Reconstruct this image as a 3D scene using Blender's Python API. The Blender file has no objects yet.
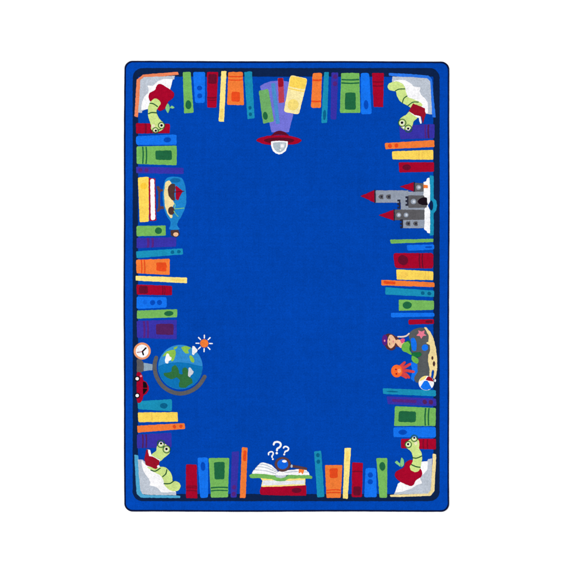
import bpy, bmesh, math, random
from mathutils import Vector
from mathutils.geometry import delaunay_2d_cdt

random.seed(7)
scene = bpy.context.scene
COL = scene.collection
PX = 0.007            # metres per design unit; the rug is about 2.28 m x 3.15 m
CX = CY = 286.5
TOP = 0.0118          # height of the blue field's pile above the floor
STEP = 0.0006         # each inlaid layer stands this much prouder

# ------------------------------------------------------------------ materials
def lin(c):
    c /= 255.0
    return c / 12.92 if c <= 0.04045 else ((c + 0.055) / 1.055) ** 2.4

GAIN = 1.36           # light level the yarn colours are balanced for
_mats = {}

def yarn(rgb, name):
    """Cut-pile yarn: procedural tuft grain, heathered colour, pile bump."""
    key = (tuple(rgb), name)
    if key in _mats:
        return _mats[key]
    m = bpy.data.materials.new(name)
    m.use_nodes = True
    nt = m.node_tree
    N, L = nt.nodes, nt.links
    N.clear()
    out = N.new('ShaderNodeOutputMaterial')
    bs = N.new('ShaderNodeBsdfPrincipled')
    bs.inputs['Roughness'].default_value = 0.95
    bs.inputs['Specular IOR Level'].default_value = 0.0
    L.new(bs.outputs[0], out.inputs[0])
    geo = N.new('ShaderNodeNewGeometry')

    def noise(scale, detail=2.0):
        n = N.new('ShaderNodeTexNoise')
        n.inputs['Scale'].default_value = scale
        n.inputs['Detail'].default_value = detail
        L.new(geo.outputs['Position'], n.inputs['Vector'])
        return n.outputs['Fac']

    def remap(fac, a, b, lo=0.3, hi=0.7):
        r = N.new('ShaderNodeMapRange')
        r.inputs['From Min'].default_value = lo
        r.inputs['From Max'].default_value = hi
        r.inputs['To Min'].default_value = a
        r.inputs['To Max'].default_value = b
        L.new(fac, r.inputs['Value'])
        return r.outputs[0]

    def mul(a, b):
        x = N.new('ShaderNodeMath')
        x.operation = 'MULTIPLY'
        L.new(a, x.inputs[0])
        L.new(b, x.inputs[1])
        return x.outputs[0]

    def rows(rx, ry, lo):
        mp = N.new('ShaderNodeMapping')
        mp.inputs['Scale'].default_value = (rx, ry, 0.0)
        L.new(geo.outputs['Position'], mp.inputs['Vector'])
        n = N.new('ShaderNodeTexNoise')
        n.inputs['Scale'].default_value = 1.0
        n.inputs['Detail'].default_value = 1.0
        L.new(mp.outputs[0], n.inputs['Vector'])
        return remap(n.outputs['Fac'], lo, 2 - lo)

    voro = N.new('ShaderNodeTexVoronoi')          # single tufts, about 4 mm
    voro.inputs['Scale'].default_value = 230.0
    L.new(geo.outputs['Position'], voro.inputs['Vector'])
    sep = N.new('ShaderNodeSeparateColor')
    L.new(voro.outputs['Color'], sep.inputs[0])
    f = remap(sep.outputs[0], 0.90, 1.10, 0.0, 1.0)
    f = mul(f, remap(noise(95), 0.92, 1.08))
    f = mul(f, remap(noise(20), 0.95, 1.05))
    f = mul(f, remap(noise(2.2), 0.95, 1.05))
    f = mul(f, rows(55, 0.9, 0.972))              # tufting rows and passes
    f = mul(f, rows(0.9, 55, 0.972))
    col = N.new('ShaderNodeVectorMath')
    col.operation = 'SCALE'
    col.inputs[0].default_value = [min(lin(v) / GAIN, 0.9) for v in rgb]
    L.new(f, col.inputs['Scale'])
    L.new(col.outputs[0], bs.inputs['Base Color'])

    h = mul(remap(voro.outputs['Distance'], 1.0, 0.2, 0.0, 0.6), remap(noise(30), 0.6, 1.3))
    b = N.new('ShaderNodeBump')
    b.inputs['Strength'].default_value = 0.36
    b.inputs['Distance'].default_value = 0.003
    L.new(h, b.inputs['Height'])
    L.new(b.outputs[0], bs.inputs['Normal'])
    _mats[key] = m
    return m

P = dict(
    field=(3, 69, 176), border=(3, 72, 182), navy=(15, 36, 76), binding=(14, 24, 62),
    green=(119, 184, 93), dkgreen=(34, 104, 66), blue=(22, 116, 240), dkblue=(8, 76, 190),
    red=(168, 10, 44), dkred=(104, 18, 44), redline=(126, 14, 42), maroon=(96, 18, 40),
    orange=(244, 126, 56), deep=(232, 76, 32), pale=(253, 230, 136), paledk=(246, 214, 112),
    yellow=(255, 217, 92), gold=(252, 202, 62), teal=(28, 144, 184), dkteal=(12, 98, 140),
    purple=(58, 52, 168), plum=(88, 38, 128), plumred=(84, 34, 92), beam=(116, 116, 216),
    white=(252, 251, 254), page=(191, 199, 211), grey=(94, 93, 97), ltgrey=(148, 157, 173),
    slate=(88, 92, 94), stem=(142, 166, 186), worm=(207, 229, 140), wormline=(42, 92, 54),
    specs=(46, 102, 58), eyewhite=(238, 240, 216), black=(18, 16, 22), salmon=(238, 134, 92), bluecover=(44, 120, 236),
    tealcover=(78, 166, 208), cream=(242, 220, 158), leaf=(134, 202, 134), brown=(92, 62, 66),
    hull=(78, 54, 52), glass=(32, 132, 204), glassdk=(20, 106, 168), sky=(52, 142, 212),
    sea=(16, 116, 184), land=(144, 196, 78), landdk=(50, 112, 62), cloud=(206, 212, 222),
    skin=(238, 190, 152), arm=(236, 214, 202), hair=(88, 50, 56), cap=(88, 34, 130),
    pink=(236, 126, 150), top=(226, 84, 132), tail=(110, 184, 76), fin=(28, 112, 62),
    coral=(216, 68, 70), octo=(246, 108, 46), octolt=(250, 158, 112), lens=(20, 102, 226),
    clockrim=(236, 156, 112), redbook=(156, 20, 42), greenmute=(112, 174, 104),
    tealbeam=(76, 142, 206), redbeam=(190, 64, 84), paleyel=(252, 236, 172), dome=(178, 192, 202),
    domelt=(206, 214, 220), tooth=(42, 42, 58), gate=(28, 18, 28), pinkwhite=(238, 232, 190), block=(232, 234, 240),
    bandyel=(246, 204, 88), honey=(248, 222, 122), ringblue=(18, 104, 226),
)
NICE = dict(
    dkgreen='dark green', dkblue='dark blue', dkred='dark red', redline='dark red', deep='red orange',
    pale='pale yellow', paledk='deeper yellow', gold='golden', dkteal='dark teal', plum='plum',
    plumred='plum', blue='bright blue', greenmute='muted green', tealbeam='hazy teal',
    redbeam='dusty red', paleyel='cream yellow', bandyel='deep yellow', honey='honey yellow', ringblue='bright blue',
)

def M(c):
    return yarn(P[c], NICE.get(c, c).replace(' ', '_') + '_yarn')

# ------------------------------------------------------------------ outlines
def cat(pts, n=6, closed=True):
    out = []
    k = len(pts)
    for i in range(k if closed else k - 1):
        if closed:
            p0, p1, p2, p3 = (pts[(i + j - 1) % k] for j in range(4))
        else:
            p0, p1, p2, p3 = (pts[min(max(i + j - 1, 0), k - 1)] for j in range(4))
        for s in range(n):
            t = s / n
            out.append(tuple(0.5 * ((2 * p1[a]) + (-p0[a] + p2[a]) * t + (2 * p0[a] - 5 * p1[a] + 4 * p2[a] - p3[a]) * t * t
                                    + (-p0[a] + 3 * p1[a] - 3 * p2[a] + p3[a]) * t ** 3) for a in (0, 1)))
    if not closed:
        out.append(tuple(pts[-1]))
    return out

def rounded(pts, r, n=4):
    out = []
    k = len(pts)
    for i in range(k):
        a, b, c = Vector(pts[i - 1]), Vector(pts[i]), Vector(pts[(i + 1) % k])
        u, v = a - b, c - b
        d = min(r, u.length * 0.48, v.length * 0.48)
        p, q = b + u.normalized() * d, b + v.normalized() * d
        for s in range(n + 1):
            t = s / n
            out.append(tuple(p * (1 - t) ** 2 + b * 2 * t * (1 - t) + q * t * t))
    return out

def ell(cx, cy, rx, ry=None, n=28, rot=0.0):
    ry = rx if ry is None else ry
    c, s = math.cos(rot), math.sin(rot)
    return [(cx + rx * math.cos(t) * c - ry * math.sin(t) * s, cy + rx * math.cos(t) * s + ry * math.sin(t) * c)
            for t in (2 * math.pi * i / n for i in range(n))]

def stroke(pts, w0, w1=None, smooth=True):
    """Outline of a line of width w0 (tapering to w1) with rounded ends."""
    w1 = w0 if w1 is None else w1
    if smooth and len(pts) > 2:
        pts = cat(pts, 5, False)
    V = [Vector(p) for p in pts]
    n = len(V)
    left, right = [], []
    for i in range(n):
        d = (V[min(i + 1, n - 1)] - V[max(i - 1, 0)]).normalized()
        nn = Vector((-d.y, d.x))
        w = (w0 + (w1 - w0) * i / (n - 1)) / 2
        left.append(V[i] + nn * w)
        right.append(V[i] - nn * w)
    def cap(c, frm, w, d):
        a0 = math.atan2(frm.y - c.y, frm.x - c.x)
        return [c + Vector((math.cos(a0 - math.pi * k / 5), math.sin(a0 - math.pi * k / 5))) * w for k in range(1, 5)]
    end = cap(V[-1], left[-1], w1 / 2, 1)
    start = cap(V[0], right[0], w0 / 2, 1)
    return [tuple(p) for p in left + end + right[::-1] + start]

def Z(ox, oy, s):
    return lambda p: (ox + p[0] / s, oy + p[1] / s)

def area(pts):
    return 0.5 * sum(pts[i - 1][0] * pts[i][1] - pts[i][0] * pts[i - 1][1] for i in range(len(pts)))

def resample(pts, d):
    out = []
    k = len(pts)
    for i in range(k):
        a, b = Vector(pts[i]), Vector(pts[(i + 1) % k])
        l = (b - a).length
        if l < 1e-5:
            continue
        n = max(1, int(l / d))
        for s in range(n):
            out.append(tuple(a.lerp(b, s / n)))
    return out

def wobble(pts, amp):
    n = len(pts)
    r = [random.uniform(-1, 1) for _ in range(n)]
    r = [(r[i - 1] + 1.4 * r[i] + r[(i + 1) % n]) / 2 for i in range(n)]
    out = []
    for i in range(n):
        a, b = Vector(pts[i - 1]), Vector(pts[(i + 1) % n])
        d = b - a
        if d.length < 1e-6:
            out.append(pts[i])
            continue
        d.normalize()
        out.append((pts[i][0] - d.y * r[i] * amp, pts[i][1] + d.x * r[i] * amp))
    return out

_count = [0]

def slab(name, pts, mat, parent, level=None, z=None, z0=None, label=None, jit=0.16, inset=0.14, d=0.7, edge=0.0005, bevel=1):
    """One inlaid piece of pile: an outline with real thickness and a soft edge."""
    _count[0] += 1
    if z is None:
        z = TOP + STEP * level + _count[0] * 2e-6
    if z0 is None:
        z0 = 0.009
    if area(pts) > 0:
        pts = pts[::-1]                       # counter-clockwise once y is flipped
    pts = resample(pts, d)
    if jit:
        pts = wobble(pts, jit)
    n = len(pts)
    cx = sum(p[0] for p in pts) / n
    cy = sum(p[1] for p in pts) / n
    W = [((p[0] - cx) * PX, -(p[1] - cy) * PX) for p in pts]
    bm = bmesh.new()
    def nrm(i):
        a, b = Vector(W[i - 1]), Vector(W[(i + 1) % n])
        t = b - a
        return Vector((t.y, -t.x)).normalized() if t.length > 1e-9 else Vector((0, 0))
    NR = [nrm(i) for i in range(n)]
    rings = [[bm.verts.new((w[0], w[1], z0)) for w in W]]
    for k in range(bevel + 1):
        a = (math.pi / 2) * k / bevel
        ins = inset * PX * (1 - math.cos(a))
        zz = z - edge + edge * math.sin(a)
        rings.append([bm.verts.new((W[i][0] - NR[i].x * ins, W[i][1] - NR[i].y * ins, zz)) for i in range(n)])
    for r0, r1 in zip(rings, rings[1:]):
        for i in range(n):
            bm.faces.new((r0[i], r0[(i + 1) % n], r1[(i + 1) % n], r1[i]))
    top = rings[-1]
    vs, _, fs, ov, _, _ = delaunay_2d_cdt([v.co.xy for v in top], [], [list(range(n))], 1, 1e-7)
    tv = [top[ov[i][0]] if ov[i] else bm.verts.new((p.x, p.y, z)) for i, p in enumerate(vs)]
    for t in fs:
        try:
            bm.faces.new([tv[i] for i in t])
        except ValueError:
            pass
    bm.normal_update()
    for f in bm.faces:
        if f.normal.z < -0.5:
            f.normal_flip()
    me = bpy.data.meshes.new(name)
    bm.to_mesh(me)
    bm.free()
    me.materials.append(mat)
    o = bpy.data.objects.new(name, me)
    COL.objects.link(o)
    o.location = ((cx - CX) * PX, (CY - cy) * PX, 0)
    if parent is not None:
        par_loc = Vector((0, 0, 0))
        q = parent
        while q is not None:
            par_loc += q.location
            q = q.parent
        o.parent = parent
        o.location -= par_loc
    if label:
        o['label'] = label
    return o

# ------------------------------------------------------------------ the rug
rug = bpy.data.objects.new('rug', None)
COL.objects.link(rug)
rug['label'] = 'blue library rug bordered with book spines, bookworms and a navy shelf band, flat on white'
rug['category'] = 'rug'

def rrect(x0, y0, x1, y1, r, n=10):
    out = []
    for cx, cy, a0 in ((x1 - r, y0 + r, -90), (x1 - r, y1 - r, 0), (x0 + r, y1 - r, 90), (x0 + r, y0 + r, 180)):
        for k in range(n + 1):
            a = math.radians(a0 + 90 * k / n)
            out.append((cx + r * math.cos(a), cy + r * math.sin(a)))
    return out

def bowed(pts):
    out = []
    for x, y in resample(pts, 4):
        t = (y - 61) / 451
        if x < 286:
            x -= 0.75 * math.sin(math.pi * t)
        else:
            x += 0.22 * math.sin(2 * math.pi * t)
        y += 0.16 * math.sin(x / 31.0) + (0.25 * (x - 286) / 163 if y < 286 else 0)
        x += 0.14 * math.sin(y / 27.0)
        out.append((x, y))
    return out

slab('binding', bowed(rrect(124.3, 61.0, 449.35, 511.85, 8.0)), M('binding'), rug, z=0.0100, z0=0.0, jit=0.05, inset=0.75, edge=0.0055, bevel=5, d=1.5)
slab('outer_border', bowed(rrect(125.95, 62.75, 447.75, 510.1, 6.9)), M('border'), rug, z=0.0110, z0=0.004, jit=0.08, inset=0.3, edge=0.001, bevel=2, d=1.2)
slab('shelf_band', rrect(132.6, 67.9, 439.7, 501.3, 10), M('navy'), rug, z=0.0113, jit=0.14)
slab('field', rrect(138.0, 76.6, 433.4, 494.0, 1.0), M('field'), rug, z=0.0117, jit=0.14)

def part(name, zf, pts, c, level=1, parent=None, smooth=False, r=0, label=None, jit=0.16):
    pts = cat(pts) if smooth else (rounded(pts, r) if r else pts)
    return slab(name, [zf(p) for p in pts], M(c), parent or rug, level, label=label, jit=jit)

def raw(name, zf, pts, c, level, parent, label=None, jit=0.06):
    return slab(name, [zf(p) for p in pts], M(c), parent or rug, level, label=label, jit=jit)

A = Z(120, 55, 5.73); B = Z(200, 55, 5.73); C = Z(270, 55, 5.73); D = Z(360, 55, 5.73)
E = Z(120, 140, 5.73); F = Z(120, 230, 5.73); G = Z(120, 320, 5.73); H = Z(120, 410, 5.73)
I = Z(200, 420, 5.73); J = Z(280, 420, 5.73); K = Z(360, 410, 5.73)
Lz = Z(360, 330, 5.73); Mz = Z(360, 240, 5.73); Nz = Z(360, 140, 5.73)

def book(zf, q, c, marks=(), r=1.3, level=1, name='book'):
    """q: shelf end a, shelf end b, free end b, free end a. Marks in (u across, v along from the shelf end)."""
    Q = [Vector(zf(p)) for p in q]
    def uv(u, v):
        a = Q[0].lerp(Q[1], u)
        b = Q[3].lerp(Q[2], u)
        return a.lerp(b, v)
    pts = rounded([tuple(p) for p in Q], r)
    kinds = []
    for m in marks:
        w = {'band': 'band', 'box': 'title patch', 'oval': 'oval'}[m[0]]
        kinds.append(NICE.get(m[-1], m[-1]) + ' ' + w)
    seen = []
    for k in kinds:
        n = kinds.count(k)
        t = k + ('s' if n > 1 and not k.endswith('patch') else '')
        if t not in seen:
            seen.append(t)
    lab = NICE.get(c, c) + ' book spine' + (' with ' + ' and '.join(seen[:2]) if seen else ' without markings')
    mid = (Q[0] + Q[1]) / 2
    side = min((mid.y - 61, 'top'), (512 - mid.y, 'bottom'), (mid.x - 123, 'left'), (449 - mid.x, 'right'))[1]
    o = slab(name, pts, M(c), rug, level, label=lab + ' along the ' + side + ' shelf edge')
    width = (uv(1, .5) - uv(0, .5)).length
    for m in marks:
        if m[0] == 'band':
            _, v0, v1, cc = m
            v0, v1 = v0 - 0.005, v1 + 0.005
            e = 0.02
            bow = 0.012
            row = [uv(e + (1 - 2 * e) * t / 8, v0 + bow * math.sin(math.pi * t / 8)) for t in range(9)]
            row += [uv(e + (1 - 2 * e) * t / 8, v1 + bow * math.sin(math.pi * t / 8)) for t in range(8, -1, -1)]
            slab('spine_band', [tuple(p) for p in row], M(cc), o, level + 1, jit=0.07)
        elif m[0] == 'box':
            _, u0, u1, v0, v1, cc = m
            b = [tuple(uv(*k)) for k in ((u0, v0), (u1, v0), (u1, v1), (u0, v1))]
            slab('title_patch', rounded(b, 1.9), M(cc), o, level + 1, jit=0.2)
        else:
            _, u, v, ru, rv, cc = m
            b = [tuple(uv(u + ru * math.cos(t), v + rv * math.sin(t))) for t in (2 * math.pi * k / 24 for k in range(24))]
            slab('spot', b, M(cc), o, level + 1, jit=0.08)
    return o

# ---- books along the top edge
book(A, [(360, 97), (405, 97), (422, 330), (367, 335)], 'green', [('oval', .5, .80, .32, .11, 'dkgreen')])
book(A, [(418, 97), (488, 97), (486, 275), (430, 275)], 'blue', [('oval', .5, .52, .24, .08, 'dkblue'), ('oval', .5, .77, .24, .08, 'dkblue')], r=2)
book(A, [(498, 97), (563, 97), (552, 302), (500, 302)], 'red', [('box', .12, .88, .06, .33, 'dkred'), ('band', .70, .73, 'redline'), ('band', .77, .79, 'redline')])
book(B, [(122, 92), (152, 92), (138, 383), (107, 380)], 'pale', [('box', .25, .75, .74, .95, 'paledk')], r=.8)
book(B, [(162, 97), (245, 97), (252, 288), (155, 285)], 'orange', [('band', .12, .145, 'deep'), ('band', .225, .25, 'deep'), ('box', .25, .77, .6, .9, 'deep')])
book(B, [(253, 97), (298, 93), (313, 362), (272, 368)], 'teal', [('oval', .45, .77, .22, .04, 'dkteal'), ('oval', .45, .905, .22, .04, 'dkteal')])
book(C, [(245, 103), (298, 103), (292, 303), (234, 303)], 'orange', [('band', .18, .22, 'deep'), ('band', .79, .825, 'deep')], r=2)
book(C, [(310, 98), (338, 98), (327, 390), (293, 390)], 'teal', [('oval', .5, .84, .27, .10, 'dkteal')])
book(C, [(352, 100), (392, 100), (380, 370), (347, 368)], 'purple', [('oval', .55, .09, .32, .05, 'plum'), ('oval', .55, .24, .32, .05, 'plum')])
book(C, [(408, 103), (512, 103), (518, 332), (400, 332)], 'green', [('band', .15, .175, 'dkgreen'), ('band', .235, .26, 'dkgreen'), ('box', .24, .78, .49, .92, 'dkgreen')])
book(D, [(4, 103), (52, 103), (68, 338), (6, 340)], 'blue', [('oval', .5, .77, .22, .11, 'dkblue')], r=2)
book(D, [(69, 103), (137, 103), (133, 298), (78, 298)], 'red', [('band', .24, .27, 'redline'), ('band', .36, .39, 'redline')])

# ---- flying saucer lifting books in its beam
U3 = Z(250, 75, 9.55); U4 = Z(250, 110, 9.55)
part('light_beam', U3, [(96, 108), (140, 78), (200, 60), (270, 53), (330, 56), (372, 64), (380, 200), (415, 370), (370, 548), (205, 548), (183, 450)], 'beam', 1, r=10, label='lavender beam of light fanning up from the flying saucer')
book(U3, [(83, 150), (175, 133), (230, 445), (125, 465)], 'greenmute', [('oval', .3, .78, .22, .12, 'dkgreen')], level=2)
book(U3, [(200, 80), (240, 75), (285, 465), (250, 470)], 'tealbeam', [], level=2, r=.8)
book(U3, [(265, 30), (318, 28), (328, 262), (275, 268)], 'redbeam', [('box', .06, .94, .0, .36, 'redbook')], level=2, r=.8)
book(U3, [(385, -2), (552, 35), (467, 378), (322, 352)], 'paleyel', [('box', .03, .97, .02, .31, 'yellow'), ('band', .345, .365, 'yellow'), ('oval', .5, .77, .34, .15, 'honey')], level=2, r=3)
ufo = part('flying_saucer', U4, [(60, 289), (95, 266), (150, 250), (205, 243), (277, 240), (350, 242), (410, 254), (465, 270), (493, 290), (460, 316), (400, 328), (277, 334), (150, 328), (95, 312)], 'red', 3, smooth=True, label='red flying saucer upside down with a glass dome')
part('hull_hump', U4, [(200, 246), (230, 215), (265, 200), (300, 200), (335, 212), (375, 243), (340, 240), (277, 236), (230, 240)], 'maroon', 4, ufo, r=8)
raw('hull_underside', U4, ell(278, 291, 146, 29), 'maroon', 4, ufo)
part('dome_rim', U4, [(200, 300), (235, 296), (280, 294), (325, 296), (363, 300), (360, 345), (342, 390), (310, 416), (280, 425), (248, 416), (218, 390), (202, 345)], 'white', 5, ufo, r=8)
part('dome_glass', U4, [(218, 312), (280, 306), (346, 312), (342, 350), (325, 382), (300, 400), (280, 405), (256, 398), (235, 380), (221, 350)], 'dome', 6, ufo, r=8)
part('dome_shine', U4, [(285, 318), (335, 316), (332, 350), (315, 380), (290, 390)], 'domelt', 7, ufo, r=12)
raw('dome_glint', U4, ell(308, 343, 17), 'white', 8, ufo)
raw('dome_glint', U4, ell(290, 381, 8), 'white', 8, ufo)

# ---- helpers for the corner bookworms
def stroke_part(name, zf, pts, w, c, level, parent, w1=None, smooth=True, jit=0.05):
    return raw(name, zf, stroke(pts, w, w1, smooth), c, level, parent, jit=jit)

def ring(zf, cx, cy, r, w, c, level, parent, name='glasses_rim'):
    """A thin closed ring as a real annulus of pile."""
    _count[0] += 1
    z = TOP + STEP * level + _count[0] * 2e-6
    n = 30
    bm = bmesh.new()
    c0 = zf((cx, cy))
    loops = []
    for rr, zz in ((r + w / 2, 0.010), (r + w / 2, z), (r - w / 2, z), (r - w / 2, 0.010)):
        lp = []
        for k in range(n):
            t = 2 * math.pi * k / n
            p = zf((cx + rr * math.cos(t), cy - rr * math.sin(t)))
            lp.append(bm.verts.new(((p[0] - c0[0]) * PX, -(p[1] - c0[1]) * PX, zz)))
        loops.append(lp)
    for l0, l1 in zip(loops, loops[1:]):
        for k in range(n):
            bm.faces.new((l0[k], l0[(k + 1) % n], l1[(k + 1) % n], l1[k]))
    me = bpy.data.meshes.new(name)
    bm.to_mesh(me)
    bm.free()
    me.materials.append(M(c))
    o = bpy.data.objects.new(name, me)
    COL.objects.link(o)
    o.parent = parent
    par = Vector((0, 0, 0))
    q = parent
    while q is not None:
        par += q.location
        q = q.parent
    o.location = Vector(((c0[0] - CX) * PX, (CY - c0[1]) * PX, 0)) - par
    return o

def eye(zf, cx, cy, rg, rw, rp, parent, w=8, px=None):
    raw('eye_white', zf, ell(cx, cy, rw * .92), 'eyewhite', 6, parent, jit=.03)
    raw('pupil', zf, ell(cx if px is None else px[0], cy if px is None else px[1], rp, n=16), 'black', 7, parent, jit=.03)
    ring(zf, cx, cy, rg, w, 'specs', 8, parent)

# ---- top left corner: worm in an apple
T1 = Z(130, 68, 11.46); T2 = Z(130, 100, 11.46)
dy = (100 - 68) * 11.46
book(A, [(92, 390), (92, 450), (285, 448), (287, 395)], 'red', [('band', .26, .30, 'redline'), ('band', .42, .46, 'redline'), ('band', .50, .52, 'redline')])
ob = part('open_book', T1, [(548, 43), (400, 55), (150, 75), (75, 135), (65, 330), (50, 555), (90, 566), (118, 330), (130, 165), (165, 118), (558, 76)], 'salmon', 1, r=10, label='open book with a salmon cover under the apple')
part('page_edge', T1, [(118, 140), (160, 104), (380, 96), (515, 88), (508, 130), (490, 136), (460, 240), (200, 470), (140, 492), (136, 515), (92, 512), (108, 330)], 'page', 2, ob, r=6)
part('page', T1, [(490, 128), (462, 245), (350, 360), (210, 470), (125, 482), (138, 400), (162, 330), (208, 285), (215, 250), (200, 200), (262, 206), (320, 150), (400, 124)], 'white', 3, ob, r=10)
ap = part('apple', T1, [(318, 190), (345, 182), (385, 198), (440, 232), (490, 268), (506, 305), (492, 345), (440, 385), (425, 425), (395, 470), (345, 490), (310, 470), (265, 420), (232, 380), (214, 345), (216, 305), (242, 276), (285, 252), (300, 215)], 'red', 4, smooth=True, label='red apple with a green leaf and a worm in it')
part('leaf', T1, [(432, 402), (452, 430), (458, 470), (436, 522), (408, 480), (408, 445)], 'leaf', 5, ap, r=12)
part('leaf', T1, [(455, 455), (480, 428), (512, 455), (490, 468), (470, 462)], 'leaf', 5, ap, r=8)
wm = part('bookworm', T2, [(285, 350 - dy), (330, 368 - dy), (354, 408 - dy), (330, 445 - dy), (308, 480 - dy), (306, 150), (325, 190), (352, 232), (386, 266), (394, 305), (372, 340), (330, 362), (290, 366), (262, 356), (242, 328), (240, 288), (228, 250), (210, 195), (206, 140), (212, 440 - dy), (236, 388 - dy)], 'worm', 5, smooth=True, label='pale green worm with round glasses crawling from an apple')
stroke_part('body_ring', T2, [(230, 38), (270, 45), (315, 76)], 13, 'wormline', 6, wm)
stroke_part('body_ring', T2, [(212, 158), (250, 144), (306, 148)], 13, 'wormline', 6, wm)
raw('cheek', T2, ell(268, 300, 20, 24), 'pinkwhite', 6, wm)
eye(T2, 362, 292, 36, 27, 15, wm)
eye(T2, 292, 350, 33, 22, 13, wm, px=(296, 352))
stroke_part('mouth', T2, [(318, 345), (340, 340), (352, 330)], 9, 'wormline', 7, wm)

# ---- top right corner: worm reading
book(D, [(427, 395), (427, 478), (230, 482), (225, 405)], 'purple', [('band', .15, .19, 'plumred'), ('band', .24, .27, 'plum')])
T5 = Z(385, 68, 11.46); T6 = Z(385, 95, 11.46)
ob = part('open_book', D, [(165, 103), (280, 108), (395, 118), (412, 138), (422, 250), (434, 358), (415, 358), (402, 250), (392, 160), (380, 138), (165, 119)], 'bluecover', 1, r=6, label='open book with a bright blue cover under the reading worm')
part('page_edge', D, [(185, 123), (300, 127), (385, 133), (403, 152), (408, 250), (413, 342), (367, 334), (300, 250), (184, 160)], 'page', 2, ob, r=5)
part('page', T5, [(95, 150), (150, 138), (230, 138), (285, 170), (330, 212), (408, 222), (398, 262), (412, 305), (460, 350), (492, 400), (492, 525), (470, 520), (380, 440), (240, 360), (180, 250)], 'white', 3, ob, r=10)
wm = part('bookworm', T5, [(28, 212), (45, 180), (85, 160), (135, 155), (190, 175), (228, 218), (238, 270), (260, 326), (310, 352), (385, 385), (430, 430), (330, 470), (268, 436), (205, 405), (162, 370), (136, 315), (122, 268), (80, 262), (44, 246)], 'worm', 4, smooth=True, label='pale green worm with round glasses reading a small red book')
hd = part('head', T6, [(272, 196), (330, 190), (384, 244), (332, 300), (316, 345), (296, 385), (255, 402), (212, 392), (165, 345), (160, 300), (185, 262), (240, 228)], 'worm', 4, wm, smooth=True)
stroke_part('body_ring', T5, [(120, 262), (160, 243), (226, 240)], 12, 'wormline', 5, wm)
stroke_part('body_ring', T5, [(200, 400), (215, 350), (252, 322)], 12, 'wormline', 5, wm)
stroke_part('body_ring', T5, [(265, 430), (320, 392), (382, 392)], 12, 'wormline', 5, wm)
part('page_sliver', T6, [(272, 190), (282, 186), (345, 225), (408, 242), (420, 325), (402, 328), (386, 262), (345, 245)], 'white', 5, wm, r=5)
part('small_book', T6, [(320, 98), (390, 125), (455, 152), (466, 214), (434, 328), (418, 250), (385, 238), (345, 232), (272, 188)], 'redbook', 6, wm, r=5)
eye(T6, 196, 320, 42, 30, 15, wm, px=(194, 318))
eye(T6, 266, 386, 40, 24, 13, wm, px=(265, 386))
stroke_part('teeth', T6, [(205, 362), (225, 378)], 18, 'white', 7, wm)

# ---- bottom left corner: worm reading
book(H, [(97, 140), (97, 220), (295, 215), (295, 130)], 'purple', [('band', .15, .18, 'plumred'), ('band', .25, .28, 'plumred')])
V1 = Z(130, 435, 9.55)
ob = part('open_book', H, [(82, 256), (105, 260), (112, 370), (120, 470), (142, 487), (250, 488), (346, 491), (345, 505), (230, 503), (120, 503), (95, 480), (88, 370)], 'tealcover', 1, r=6, label='open book with a light teal cover under the reading worm')
part('page_edge', V1, [(75, 232), (122, 236), (220, 320), (340, 450), (440, 545), (440, 575), (200, 572), (120, 566), (98, 530), (84, 380)], 'page', 2, ob, r=6)
part('page', V1, [(112, 238), (150, 285), (210, 320), (300, 360), (360, 480), (440, 545), (300, 548), (262, 505), (232, 488), (186, 484), (196, 455), (176, 415), (130, 350), (112, 290)], 'white', 3, ob, r=10)
wm = part('bookworm', V1, [(484, 490), (472, 458), (438, 440), (408, 442), (404, 400), (384, 352), (345, 314), (296, 302), (240, 310), (165, 305), (225, 352), (290, 385), (318, 430), (330, 478), (370, 520), (420, 538), (466, 526)], 'worm', 4, smooth=True, label='pale green worm with round glasses holding a small red book upright')
part('head', V1, [(205, 190), (248, 152), (256, 110), (285, 78), (335, 86), (378, 120), (380, 165), (350, 198), (316, 228), (288, 248), (240, 225)], 'worm', 4, wm, smooth=True)
stroke_part('body_ring', V1, [(200, 335), (240, 345), (288, 318)], 11, 'wormline', 5, wm)
stroke_part('body_ring', V1, [(313, 397), (342, 370), (352, 332)], 11, 'wormline', 5, wm)
stroke_part('body_ring', V1, [(326, 464), (380, 463), (415, 440)], 11, 'wormline', 5, wm)
part('page_sliver', V1, [(166, 136), (192, 142), (206, 194), (290, 240), (284, 258), (190, 212), (176, 200)], 'white', 5, wm, r=5)
part('small_book', V1, [(158, 134), (170, 140), (182, 200), (215, 205), (285, 246), (270, 308), (246, 326), (150, 285), (138, 225)], 'redbook', 6, wm, r=4)
raw('hand', V1, ell(272, 300, 13), 'white', 7, wm)
eye(V1, 296, 84, 34, 22, 11, wm, w=7, px=(297, 80))
eye(V1, 350, 136, 34, 24, 12, wm, w=7, px=(349, 133))
raw('snout', V1, ell(334, 98, 14), 'pinkwhite', 7, wm)

# ---- bottom right corner: worm in an apple
book(K, [(435, 165), (435, 227), (235, 218), (235, 165)], 'red', [('band', .22, .25, 'redline'), ('band', .34, .37, 'redline')])
V5 = Z(385, 435, 10.42)
ob = part('open_book', K, [(417, 250), (437, 252), (432, 360), (426, 466), (404, 492), (290, 496), (174, 499), (172, 486), (290, 482), (388, 476), (406, 455), (412, 360)], 'cream', 1, r=6, label='open book with a cream cover under the apple')
part('page_edge', K, [(385, 292), (390, 282), (413, 276), (411, 370), (407, 458), (390, 479), (290, 482), (194, 484), (220, 425), (330, 340)], 'page', 2, ob, r=5)
part('page', K, [(330, 300), (388, 292), (386, 340), (366, 366), (342, 382), (356, 420), (326, 428), (300, 448), (240, 468), (200, 474), (218, 420), (300, 380)], 'white', 3, ob, r=6)
ap = part('apple', V5, [(288, 262), (248, 264), (212, 290), (188, 342), (120, 378), (102, 415), (120, 455), (165, 490), (225, 518), (266, 531), (300, 515), (322, 472), (368, 442), (388, 402), (372, 352), (330, 300)], 'red', 4, smooth=True, label='red apple with a green stalk leaf and a worm in it')
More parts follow.
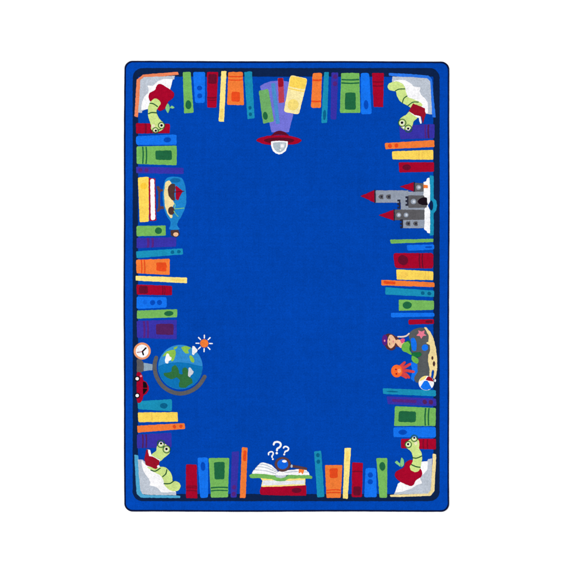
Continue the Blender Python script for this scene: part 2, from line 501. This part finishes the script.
part('leaf', V5, [(172, 230), (196, 258), (198, 310), (172, 338), (156, 290)], 'leaf', 5, ap, r=12)
part('leaf', V5, [(98, 284), (124, 266), (158, 300), (165, 335)], 'leaf', 5, ap, r=8)
wm = part('bookworm', V5, [(236, 142), (262, 165), (284, 205), (290, 260), (276, 300), (258, 328), (268, 364), (305, 385), (342, 380), (366, 350), (374, 310), (386, 245), (380, 185), (356, 140), (358, 90), (342, 46), (302, 20), (256, 48), (216, 88), (218, 122)], 'worm', 5, smooth=True, label='pale green worm with round glasses looking up from an apple')
stroke_part('body_ring', V5, [(285, 236), (330, 240), (382, 218)], 12, 'wormline', 6, wm)
stroke_part('body_ring', V5, [(275, 308), (320, 328), (366, 336)], 12, 'wormline', 6, wm)
eye(V5, 242, 98, 33, 23, 12, wm, px=(240, 95))
eye(V5, 305, 34, 33, 21, 11, wm, px=(304, 29))
raw('cheek', V5, ell(322, 86, 16, 20), 'pinkwhite', 6, wm)

# ---- books down one side
book(A, [(92, 465), (92, 515), (325, 515), (325, 455)], 'blue', [('oval', .5, .77, .26, .09, 'dkblue')], r=2)
book(E, [(95, 37), (95, 137), (325, 145), (325, 32)], 'green', [('band', .14, .165, 'dkgreen'), ('band', .225, .25, 'dkgreen'), ('box', .25, .74, .47, .88, 'dkgreen')])
book(E, [(92, 152), (92, 190), (365, 195), (365, 160)], 'purple', [('oval', .5, .09, .3, .045, 'plum'), ('oval', .5, .22, .3, .045, 'plum')])
V7 = Z(135, 172, 9.55)
book(V7, [(28, 52), (45, 480), (132, 475), (130, 45)], 'yellow', [('oval', .2, .52, .075, .32, 'gold')])
book(V7, [(130, 58), (137, 468), (203, 464), (193, 60)], 'red', [('box', .02, .985, .22, .86, 'white')], r=.8)
st = part('bottle_stand', V7, [(204, 135), (228, 135), (244, 164), (292, 162), (292, 182), (246, 188), (240, 200), (240, 322), (248, 328), (292, 326), (292, 348), (246, 354), (226, 382), (206, 380), (220, 340), (222, 185)], 'brown', 1, r=5, label='brown wooden stand under the bottle')
bt = part('bottle', V7, [(302, 60), (350, 44), (420, 48), (460, 76), (482, 150), (491, 255), (480, 340), (444, 420), (414, 472), (404, 508), (422, 548), (330, 548), (338, 505), (334, 465), (300, 415), (278, 345), (264, 250), (270, 150), (284, 88)], 'glass', 2, smooth=True, label='blue glass bottle lying on its side with a ship inside')
raw('bottle_end', V7, ell(385, 80, 50, 22), 'glassdk', 3, bt)
part('sand', V7, [(290, 92), (328, 78), (352, 108), (340, 160), (350, 250), (378, 300), (362, 325), (350, 390), (362, 430), (342, 447), (310, 400), (286, 330), (276, 205)], 'cream', 3, bt, r=14)
part('ship_hull', V7, [(345, 113), (380, 113), (386, 150), (376, 195), (382, 277), (350, 266), (322, 225), (312, 165), (325, 130)], 'hull', 4, bt, r=10)
part('sail', V7, [(388, 128), (430, 160), (460, 184), (440, 212), (412, 272), (390, 258)], 'red', 4, bt, r=5)
stroke_part('mast', V7, [(372, 192), (420, 188), (466, 184)], 8, 'maroon', 5, bt)
raw('island', V7, ell(347, 370, 31, 40), 'hull', 4, bt)
stroke_part('palm_leaf', V7, [(376, 352), (420, 350), (468, 344)], 8, 'leaf', 5, bt)
stroke_part('palm_leaf', V7, [(378, 340), (384, 322), (378, 300)], 7, 'leaf', 5, bt)
stroke_part('palm_leaf', V7, [(372, 372), (388, 400), (412, 424)], 7, 'leaf', 5, bt)
part('cork', E, [(290, 518), (334, 514), (342, 542), (322, 559), (292, 550)], 'hull', 4, bt, r=8)
raw('cork_end', E, ell(320, 541, 15, 12), 'skin', 5, bt)

book(E, [(95, 492), (95, 552), (262, 548), (262, 490)], 'green', [('oval', .5, .75, .33, .12, 'dkgreen')])
book(F, [(95, 45), (95, 105), (322, 95), (322, 42)], 'purple', [('band', .26, .31, 'plum'), ('band', .38, .42, 'plum')])
book(F, [(92, 122), (95, 162), (362, 140), (360, 105)], 'teal', [('oval', .5, .775, .28, .04, 'dkteal'), ('oval', .5, .91, .28, .04, 'dkteal')])
book(F, [(92, 170), (95, 248), (285, 258), (285, 165)], 'orange', [('band', .14, .165, 'deep'), ('band', .23, .255, 'deep'), ('box', .22, .78, .6, .9, 'deep')])
book(F, [(90, 262), (90, 290), (384, 305), (384, 273)], 'pale', [('box', .3, .72, .7, .95, 'paledk')], r=.8)
book(F, [(95, 312), (95, 370), (298, 374), (298, 320)], 'red', [('box', .12, .88, .07, .32, 'dkred'), ('band', .72, .74, 'redline'), ('band', .78, .80, 'redline')])
book(F, [(95, 382), (95, 452), (268, 445), (268, 385)], 'blue', [('oval', .5, .53, .23, .085, 'dkblue'), ('oval', .5, .76, .23, .085, 'dkblue'), ('oval', .45, .28, .2, .07, 'ringblue')], r=2)
book(F, [(97, 462), (97, 508), (328, 500), (328, 453)], 'green', [('oval', .5, .79, .31, .115, 'dkgreen')])
book(G, [(95, 5), (98, 103), (325, 110), (325, -2)], 'purple', [('band', .16, .20, 'plum'), ('band', .25, .29, 'plum'), ('box', .2, .78, .48, .92, 'plumred')])

# ---- clock, globe, sun, car
V8 = Z(130, 335, 14.33)
ck = raw('clock', V8, ell(175, 230, 122, n=40), 'clockrim', 2, rug, label='round clock with an orange rim and dark hands')
raw('clock_face', V8, ell(175, 230, 92, n=40), 'white', 3, ck)
stroke_part('clock_hand', V8, [(176, 238), (228, 186)], 22, 'black', 4, ck, smooth=False)
stroke_part('clock_hand', V8, [(178, 238), (191, 282)], 22, 'black', 4, ck, smooth=False)
stroke_part('second_hand', V8, [(102, 250), (176, 238)], 9, 'redbook', 5, ck, smooth=False)
W1 = Z(150, 330, 8.815)
gs = stroke_part('globe_stand', W1, [(55, 245), (43, 290), (42, 345), (60, 415), (108, 490), (180, 540), (265, 560), (355, 540), (430, 488), (482, 412)], 36, 'grey', 1, rug)
gs['label'] = 'grey curved arm and foot that carry the globe'
part('stand_foot', V8, [(98, 345), (160, 345), (192, 395), (198, 450), (192, 515), (170, 535), (98, 540)], 'grey', 1, gs, r=20)
part('stand_stem', V8, [(196, 398), (322, 418), (322, 502), (196, 520)], 'stem', 1, gs, r=5)
gl = raw('globe', W1, ell(268, 326, 196, n=64), 'sky', 2, rug, label='blue globe with green land and small clouds')
low = [(268 + 194 * math.cos(a), 326 + 194 * math.sin(a)) for a in (math.radians(-2 + 184 * k / 30) for k in range(31))]
raw('ocean', W1, low + [(120, 300), (200, 286), (268, 284), (340, 292), (420, 312)], 'sea', 3, gl)
for c, pts in (('land', [(105, 238), (135, 195), (180, 178), (222, 170), (230, 205), (212, 268), (190, 280), (176, 240), (140, 225)]),
               ('land', [(205, 158), (245, 138), (240, 160), (215, 172)]),
               ('land', [(272, 150), (318, 138), (366, 158), (332, 178), (345, 205), (312, 208), (290, 180)]),
               ('land', [(345, 222), (372, 226), (392, 262), (390, 290), (362, 280), (348, 250)]),
               ('landdk', [(192, 325), (224, 304), (250, 340), (258, 388), (288, 392), (284, 338), (312, 325), (336, 350), (342, 412), (372, 430), (378, 470), (342, 486), (312, 512), (256, 506), (254, 470), (266, 440), (236, 415), (190, 438), (128, 406), (118, 380), (190, 368)])):
    part('continent', W1, pts, c, 4, gl, r=12)
for c, pts in (('white', [(146, 205), (164, 208), (174, 232), (192, 244), (186, 264), (166, 272), (160, 298), (136, 292), (132, 258)]),
               ('white', [(374, 140), (396, 142), (404, 160), (422, 178), (412, 198), (394, 204), (388, 224), (370, 216)]),
               ('cloud', [(340, 330), (360, 332), (370, 350), (388, 368), (378, 388), (362, 396), (354, 417), (335, 408)])):
    part('cloud', W1, pts, c, 5, gl, r=9)
sn = raw('sun', W1, ell(478, 118, 37), 'orange', 2, rug, label='orange sun with eight white rays beside the globe')
for k in range(8):
    a = math.pi * k / 4 + 0.02
    stroke_part('sun_ray', W1, [(478 + 47 * math.cos(a), 118 + 47 * math.sin(a)), (478 + 72 * math.cos(a), 118 + 72 * math.sin(a))], 11, 'white', 3, sn, smooth=False)
W2 = Z(130, 365, 14.33)
cr = part('toy_car', W2, [(112, 92), (158, 108), (182, 160), (188, 222), (232, 238), (268, 305), (270, 360), (232, 418), (188, 434), (182, 492), (145, 545), (108, 548), (94, 480), (96, 120)], 'red', 3, r=22, label='small red car standing on its side against the shelf')
part('car_window', W2, [(186, 234), (224, 244), (246, 290), (250, 324), (186, 326)], 'black', 4, cr, r=10)
part('car_window', W2, [(186, 336), (248, 336), (242, 366), (206, 412), (186, 418)], 'black', 4, cr, r=10)
for y in (196, 437):
    raw('wheel', W2, ell(104, y, 40), 'black', 5, cr)
    raw('wheel_hub', W2, ell(104, y, 24), 'white', 6, cr)
raw('headlight', W2, ell(158, 158, 16), 'pink', 5, cr)

book(G, [(100, 465), (103, 512), (298, 523), (298, 453)], 'teal', [('oval', .55, .76, .25, .11, 'dkteal')], r=2)
book(H, [(102, 14), (105, 70), (332, 67), (330, 12)], 'yellow', [('band', .33, .35, 'bandyel')])
book(H, [(98, 90), (100, 130), (374, 108), (370, 75)], 'orange', [('oval', .5, .78, .3, .035, 'deep'), ('oval', .5, .915, .3, .035, 'deep')])

# ---- books along the bottom edge
book(H, [(378, 504), (444, 506), (440, 312), (378, 312)], 'red', [('band', .20, .225, 'redline'), ('band', .29, .31, 'redline'), ('band', .34, .36, 'redline')])
book(H, [(460, 505), (505, 502), (504, 272), (443, 272)], 'blue', [('oval', .5, .78, .24, .11, 'dkblue')], r=2)
book(I, [(63, 445), (160, 443), (168, 217), (50, 218)], 'green', [('band', .16, .18, 'dkgreen'), ('band', .235, .26, 'dkgreen'), ('box', .25, .78, .46, .90, 'dkgreen')])
book(I, [(175, 445), (210, 445), (224, 178), (182, 182)], 'purple', [('oval', .5, .08, .32, .05, 'plum'), ('oval', .5, .225, .32, .05, 'plum')])
book(I, [(228, 447), (262, 447), (273, 158), (240, 156)], 'orange', [('box', .3, .82, .73, .94, 'deep')])
V4 = Z(248, 435, 8.186)
rb = part('closed_book', V4, [(105, 424), (290, 420), (476, 412), (478, 497), (290, 496), (103, 490), (96, 460)], 'red', 1, r=8, label='closed red book lying flat under the open book')
raw('spot', V4, ell(398, 453, 40, 21), 'dkred', 2, rb)
part('gilt_edge', V4, [(100, 350), (220, 352), (470, 350), (470, 412), (290, 420), (108, 425), (112, 400), (118, 375)], 'pale', 2, rb, r=6)
part('page_block', V4, [(118, 372), (220, 370), (330, 375), (466, 368), (462, 402), (290, 408), (110, 414), (120, 395)], 'block', 3, rb, r=6)
ob = part('open_book', V4, [(8, 328), (35, 316), (120, 318), (215, 328), (235, 346), (270, 352), (305, 346), (330, 326), (420, 328), (500, 328), (528, 338), (524, 360), (430, 354), (335, 358), (296, 378), (240, 378), (200, 362), (110, 352), (20, 354)], 'green', 4, r=8, label='open book with a green cover and white pages on the red book')
part('gutter', V4, [(215, 320), (320, 318), (305, 346), (270, 354), (232, 346)], 'page', 5, ob, r=6)
lp = part('page', V4, [(30, 316), (44, 290), (56, 286), (60, 268), (74, 262), (78, 248), (92, 242), (98, 230), (128, 224), (190, 244), (240, 290), (246, 326), (215, 330), (120, 318)], 'white', 5, ob, r=10)
part('page', V4, [(240, 330), (246, 298), (310, 290), (420, 278), (480, 282), (484, 298), (494, 302), (506, 328), (330, 326), (290, 332)], 'white', 5, ob, r=8)
for pts in ([(52, 284), (140, 292), (228, 316)], [(74, 258), (150, 268), (238, 305)], [(96, 236), (160, 250), (238, 294)], [(300, 306), (400, 298), (488, 304)]):
    stroke_part('page_line', V4, pts, 7, 'page', 6, ob)
part('bookmark', V4, [(414, 278), (462, 284), (446, 322), (432, 304), (416, 312)], 'orange', 7, ob, r=3)
mg = stroke_part('magnifying_glass', V4, [(345, 252), (410, 262), (474, 276)], 21, 'brown', 7, rug, smooth=False)
mg['label'] = 'brown magnifying glass with a blue lens lying on the open book'
raw('glass_rim', V4, ell(284, 240, 66, 60, n=40), 'brown', 8, mg)
raw('lens', V4, ell(284, 238, 45, 41, n=36), 'lens', 9, mg)
raw('lens_glint', V4, ell(298, 214, 19, 11), 'white', 10, mg)
raw('ferrule', V4, ell(357, 254, 9, 13), 'page', 9, mg)

def question(cx, cy, h, tilt, w):
    base = [(-.30, -.26), (-.24, -.43), (-.02, -.50), (.22, -.42), (.28, -.24), (.18, -.06), (.02, .05), (-.01, .20)]
    c, s = math.cos(tilt), math.sin(tilt)
    rot = lambda p: (cx + h * (p[0] * c - p[1] * s), cy + h * (p[0] * s + p[1] * c))
    o = raw('question_mark', V4, stroke([rot(p) for p in base], w), 'white', 2, rug, label='white question mark floating over the magnifying glass', jit=.04)
    raw('question_dot', V4, ell(*rot((-.01, .43)), w * .62), 'white', 2, o, jit=.03)

question(239, 106, 100, .06, 16)
question(306, 130, 72, .30, 13)
question(194, 170, 68, -.36, 12)

book(J, [(213, 445), (255, 440), (236, 175), (195, 180)], 'teal', [('oval', .5, .77, .25, .045, 'dkteal'), ('oval', .5, .91, .25, .045, 'dkteal')])
book(J, [(266, 447), (348, 445), (358, 257), (257, 258)], 'orange', [('band', .14, .165, 'deep'), ('band', .22, .245, 'deep'), ('box', .26, .74, .6, .9, 'deep')])
book(J, [(360, 450), (388, 452), (407, 160), (370, 160)], 'pale', [('box', .25, .75, .74, .93, 'paledk')], r=.8)
book(J, [(411, 442), (470, 442), (475, 245), (413, 243)], 'red', [('box', .14, .86, .05, .31, 'dkred'), ('band', .72, .75, 'redline')])
book(J, [(482, 443), (555, 443), (550, 275), (490, 275)], 'blue', [('oval', .47, .53, .23, .09, 'dkblue'), ('oval', .47, .76, .23, .09, 'dkblue')], r=2)
book(K, [(112, 503), (155, 503), (157, 275), (93, 275)], 'green', [('oval', .52, .79, .28, .11, 'dkgreen')])

# ---- books up the other side
book(D, [(425, 487), (427, 527), (145, 540), (142, 505)], 'orange', [('oval', .5, .77, .34, .04, 'deep'), ('oval', .5, .90, .34, .04, 'deep')])
book(Nz, [(420, 56), (420, 113), (185, 111), (183, 65)], 'yellow', [('band', .25, .27, 'bandyel'), ('band', .33, .35, 'bandyel')])
book(Nz, [(424, 128), (424, 182), (225, 186), (222, 128)], 'red', [('oval', .5, .78, .30, .12, 'dkred')])
book(Mz, [(425, 25), (425, 55), (272, 62), (266, 28)], 'blue', [('box', .35, .65, .08, .32, 'dkblue')], r=2)
book(Mz, [(420, 75), (420, 163), (200, 162), (190, 75)], 'red', [('oval', .46, .77, .33, .13, 'dkred'), ('band', .26, .28, 'dkred'), ('band', .335, .355, 'dkred')], r=3)
book(Mz, [(420, 180), (420, 230), (210, 227), (208, 168)], 'yellow', [('band', .12, .135, 'bandyel'), ('band', .20, .215, 'bandyel'), ('oval', .5, .80, .33, .10, 'bandyel')])
book(Mz, [(425, 243), (428, 270), (122, 260), (122, 228)], 'orange', [('box', .2, .72, .73, .955, 'deep')], r=1)
book(Mz, [(425, 290), (425, 327), (145, 313), (145, 270)], 'teal', [('oval', .5, .10, .28, .04, 'dkteal'), ('oval', .5, .235, .28, .04, 'dkteal')])
book(Mz, [(424, 348), (424, 400), (222, 406), (222, 341)], 'green', [('oval', .5, .76, .34, .13, 'dkgreen')])
book(Mz, [(427, 417), (427, 439), (178, 444), (178, 417)], 'blue', [], r=1.5)
book(Mz, [(424, 454), (424, 481), (278, 484), (278, 456)], 'red', [('box', .2, .76, .06, .34, 'dkred')], r=1)
book(Lz, [(435, 345), (435, 380), (132, 367), (130, 334)], 'teal', [('oval', .5, .82, .12, .11, 'dkteal')])
book(Lz, [(437, 393), (437, 437), (160, 425), (152, 380)], 'purple', [('oval', .5, .11, .3, .045, 'plumred'), ('oval', .5, .235, .3, .045, 'plumred'), ('box', .3, .7, .4, .9, 'plum')])
book(Lz, [(435, 447), (433, 550), (195, 550), (200, 436)], 'green', [('band', .155, .18, 'dkgreen'), ('band', .235, .26, 'dkgreen'), ('box', .24, .80, .48, .90, 'dkgreen')])
book(K, [(435, 97), (435, 158), (192, 156), (190, 99)], 'blue', [('oval', .5, .78, .25, .10, 'dkblue')], r=2)
V9 = Z(360, 172, 7.1625)
book(V9, [(527, 478), (527, 502), (220, 513), (215, 484)], 'green', [], r=1)

# ---- pop-up castle book
cb = part('open_book', V9, [(498, 24), (528, 28), (528, 190), (546, 205), (553, 240), (546, 276), (528, 295), (528, 452), (498, 456), (500, 240)], 'teal', 1, r=6, label='open book with a teal cover that a castle stands on')
raw('spine_gap', V9, ell(511, 240, 13, 36), 'navy', 2, cb)
part('page', V9, [(455, 72), (474, 66), (478, 48), (498, 40), (502, 130), (502, 205), (486, 240), (502, 275), (502, 440), (480, 436), (476, 420), (458, 412), (455, 290), (470, 240), (455, 180)], 'white', 3, cb, r=4)
part('bookmark', V9, [(450, 90), (486, 94), (486, 116), (468, 114), (452, 121)], 'orange', 4, cb, r=3)
cs = part('castle', V9, [(107, 132), (345, 132), (345, 140), (462, 140), (462, 275), (292, 275), (292, 220), (107, 220)], 'ltgrey', 2, r=2, label='grey castle with three red pointed roofs rising from the open book')
part('castle_wing', V9, [(302, 336), (462, 336), (460, 402), (302, 402)], 'ltgrey', 4, cs, r=2)
part('tower', V9, [(388, 80), (455, 80), (455, 140), (388, 140)], 'grey', 4, cs, r=2)
part('tower', V9, [(243, 268), (462, 272), (462, 342), (243, 346)], 'grey', 5, cs, r=2)
part('keep', V9, [(345, 168), (458, 168), (480, 235), (478, 255), (345, 256)], 'grey', 4, cs, r=3)
part('gate', V9, [(478, 182), (445, 182), (420, 195), (412, 212), (420, 228), (445, 238), (486, 238)], 'gate', 5, cs, r=8)
for x0, y0, y1 in ((326, 175, 242), (268, 198, 262), (288, 340, 402)):
    n = 3
    h = (y1 - y0) / (2 * n - 1)
    pts = [(x0 + 20, y0)]
    for k in range(n):
        pts += [(x0, y0 + 2 * k * h), (x0, y0 + (2 * k + 1) * h)]
        if k < n - 1:
            pts += [(x0 + 11, y0 + (2 * k + 1) * h), (x0 + 11, y0 + (2 * k + 2) * h)]
    pts += [(x0 + 20, y1)]
    raw('battlement', V9, pts, 'tooth', 6, cs, jit=.05)
for tip, a, b in (((3, 173), (104, 130), (104, 219)), ((284, 105), (386, 74), (386, 140)), ((133, 310), (242, 270), (242, 348))):
    part('tower_roof', V9, [tip, a, b], 'red', 6, cs, r=3)
    part('roof_edge', V9, [(a[0] - 2, a[1] - 2), (a[0] + 7, a[1] - 2), (b[0] + 7, b[1] + 2), (b[0] - 2, b[1] + 2)], 'tooth', 7, cs, r=2)
for x, y in ((150, 178), (203, 178), (343, 370), (396, 370)):
    part('castle_window', V9, [(x - 18, y), (x - 8, y - 15), (x + 16, y - 17), (x + 16, y + 17), (x - 8, y + 15)], 'grey', 7, cs, r=6)
    raw('window_pane', V9, ell(x + 4, y, 7, 8), 'tooth', 8, cs)
for x, y, r in ((383, 212, 20), (420, 110, 18), (277, 308, 17), (330, 308, 17)):
    raw('round_window', V9, ell(x, y, r), 'ltgrey', 7, cs)
    raw('window_pane', V9, ell(x + 2, y, r * .5), 'cloud', 8, cs)

# ---- mermaid on a rock, octopus, beach ball
X6 = Z(380, 325, 9.55)
rk = part('rock', X6, [(276, 80), (310, 45), (375, 24), (440, 28), (470, 90), (465, 165), (482, 230), (470, 320), (485, 420), (480, 495), (400, 492), (378, 548), (345, 552), (315, 505), (355, 440), (345, 350), (370, 300), (300, 260), (290, 150), (272, 110)], 'slate', 1, r=20, label='dark grey rock lying along a strip of sand')
part('sand', X6, [(418, 20), (440, 20), (478, 62), (510, 125), (535, 225), (546, 330), (545, 420), (534, 490), (520, 520), (508, 510), (518, 440), (505, 425), (495, 440), (488, 495), (470, 490), (474, 430), (458, 345), (460, 290), (480, 240), (474, 190), (440, 172), (462, 160), (464, 100)], 'cream', 2, rk, r=8)
raw('pebble', X6, ell(500, 315, 10, 18), 'hull', 3, rk)
raw('pebble', X6, ell(515, 370, 12, 25), 'hull', 3, rk)
raw('shell', X6, ell(526, 530, 9, 14), 'white', 3, rk)
part('water', X6, [(288, 350), (355, 362), (362, 445), (325, 500), (328, 545), (292, 515), (310, 440)], 'blue', 2, rk, r=10)
part('water', X6, [(292, 128), (325, 120), (345, 150), (352, 205), (345, 245), (318, 250), (300, 225), (296, 180)], 'blue', 2, rk, r=14)
part('water', X6, [(398, 210), (412, 188), (442, 186), (460, 206), (455, 238), (430, 250), (404, 240)], 'blue', 2, rk, r=10)
sf = [(395 + (52 if k % 2 == 0 else 25) * math.cos(math.pi * k / 5 + 1.57), 86 + (46 if k % 2 == 0 else 22) * math.sin(math.pi * k / 5 + 1.57)) for k in range(10)]
part('starfish', X6, sf, 'pink', 3, r=6, label='pink starfish on the grey rock')
mm = part('mermaid', X6, [(128, 158), (150, 146), (178, 138), (208, 146), (232, 165), (215, 200), (200, 220), (178, 206), (160, 182)], 'skin', 6, smooth=True, label='mermaid with brown hair, pink top and green tail resting on the rock')
part('hair', X6, [(46, 104), (70, 84), (98, 84), (132, 98), (166, 118), (180, 132), (158, 146), (162, 172), (182, 190), (176, 212), (152, 206), (142, 226), (112, 242), (66, 226), (38, 172)], 'hair', 3, mm, smooth=True)
raw('cap', X6, ell(46, 144, 26, 52), 'cap', 4, mm)
raw('bow', X6, ell(44, 150, 8, 11), 'pink', 5, mm)
part('face', X6, [(80, 116), (98, 92), (122, 102), (140, 126), (150, 156), (138, 192), (112, 220), (90, 216), (74, 190), (72, 150)], 'skin', 7, mm, smooth=True)
stroke_part('eyebrow', X6, [(88, 130), (92, 148)], 6, 'hair', 8, mm, smooth=False)
stroke_part('eyebrow', X6, [(88, 172), (94, 190)], 6, 'hair', 8, mm, smooth=False)
stroke_part('mouth', X6, [(124, 150), (127, 166)], 6, 'top', 8, mm, smooth=False)
stroke_part('arm', X6, [(172, 112), (215, 112), (250, 104), (276, 82)], 15, 'arm', 7, mm)
part('swim_top', X6, [(190, 140), (212, 126), (238, 132), (236, 156), (216, 176), (200, 172)], 'top', 7, mm, r=10)
part('tail_scales', X6, [(252, 150), (284, 150), (298, 200), (292, 262), (262, 250)], 'fin', 5, mm, r=12)
part('tail', X6, [(205, 200), (228, 168), (262, 160), (284, 185), (280, 232), (302, 272), (292, 285), (250, 262), (215, 245)], 'tail', 6, mm, smooth=True)
part('tail_fin', X6, [(292, 270), (330, 260), (385, 258), (402, 285), (372, 305), (335, 315), (302, 290)], 'fin', 5, mm, r=12)
part('tail_fin', X6, [(302, 290), (335, 305), (366, 322), (368, 355), (352, 374), (318, 355), (300, 330)], 'tail', 6, mm, r=12)
oc = raw('octopus', X6, ell(160, 440, 54, 60, n=40), 'octo', 4, rug, label='orange octopus with coral arms in front of the rock')
for pts in ([(190, 400), (215, 378), (234, 358)], [(200, 418), (245, 398), (286, 374)], [(200, 440), (250, 436), (320, 446)], [(200, 462), (245, 470), (276, 500)], [(196, 470), (225, 484), (250, 502)]):
    stroke_part('tentacle', X6, pts, 32, 'coral', 3, oc, 24)
raw('highlight', X6, ell(184, 438, 18, 20), 'octolt', 5, oc)
raw('eye', X6, ell(152, 424, 9, 8), 'redbook', 6, oc)
raw('eye', X6, ell(156, 466, 9, 8), 'redbook', 6, oc)
X7 = Z(385, 350, 10.42)
bb = raw('beach_ball', X7, ell(430, 344, 80, 76, n=44), 'white', 4, rug, label='beach ball of red, blue, yellow and white panels')
part('panel', X7, [(410, 320), (440, 318), (462, 350), (487, 398), (440, 418), (396, 410), (368, 388), (390, 350)], 'blue', 5, bb, r=4)
part('panel', X7, [(420, 312), (436, 288), (456, 272), (488, 290), (508, 332), (465, 322)], 'redbook', 5, bb, r=4)
part('panel', X7, [(354, 326), (374, 288), (408, 271), (438, 270), (412, 305), (390, 314)], 'pale', 5, bb, r=4)

# ------------------------------------------------------------------ the white floor
fm = bpy.data.materials.new('white_floor')
fm.use_nodes = True
nt = fm.node_tree
bs = nt.nodes['Principled BSDF']
bs.inputs['Roughness'].default_value = 0.85
bs.inputs['Specular IOR Level'].default_value = 0.1
tn = nt.nodes.new('ShaderNodeTexNoise')
tn.inputs['Scale'].default_value = 3.0
rp = nt.nodes.new('ShaderNodeValToRGB')
rp.color_ramp.elements[0].color = (0.885, 0.885, 0.885, 1)
rp.color_ramp.elements[1].color = (0.905, 0.905, 0.905, 1)
nt.links.new(tn.outputs['Fac'], rp.inputs[0])
nt.links.new(rp.outputs[0], bs.inputs['Base Color'])
bm = bmesh.new()
S = 60
bm.faces.new([bm.verts.new(p) for p in ((-S, -S, 0), (S, -S, 0), (S, S, 0), (-S, S, 0))])
me = bpy.data.meshes.new('floor')
bm.to_mesh(me)
bm.free()
me.materials.append(fm)
fl = bpy.data.objects.new('floor', me)
COL.objects.link(fl)
fl['kind'] = 'structure'

# ------------------------------------------------------------------ light: white studio, two large softboxes
w = bpy.data.worlds.new('World')
scene.world = w
w.use_nodes = True
bg = w.node_tree.nodes['Background']
bg.inputs[0].default_value = (1.0, 1.0, 1.0, 1)
bg.inputs[1].default_value = 0.46
for name, loc, power in (('softbox', (-9, 6, 13), 1900), ('softbox', (8, -6, 13), 1350)):
    ld = bpy.data.lights.new(name, 'AREA')
    ld.shape = 'SQUARE'
    ld.size = 4.5
    ld.energy = power
    lo = bpy.data.objects.new(name, ld)
    lo.location = loc
    lo.rotation_euler = (-Vector(loc)).to_track_quat('-Z', 'Y').to_euler()
    COL.objects.link(lo)

# ------------------------------------------------------------------ camera: straight above, filling the frame as photographed
cd = bpy.data.cameras.new('camera')
cam = bpy.data.objects.new('camera', cd)
COL.objects.link(cam)
HGT = 9.0
cam.location = (0, 0, HGT)
cam.rotation_euler = (0, 0, 0)
cd.sensor_width = 36
cd.lens = 36 * (HGT - 0.012) / (573 * PX)
cd.clip_end = 500
scene.camera = cam

scene.view_settings.view_transform = 'Standard'
scene.view_settings.look = 'None'
scene.view_settings.exposure = 0
scene.view_settings.gamma = 1
scene.view_settings.use_curve_mapping = False
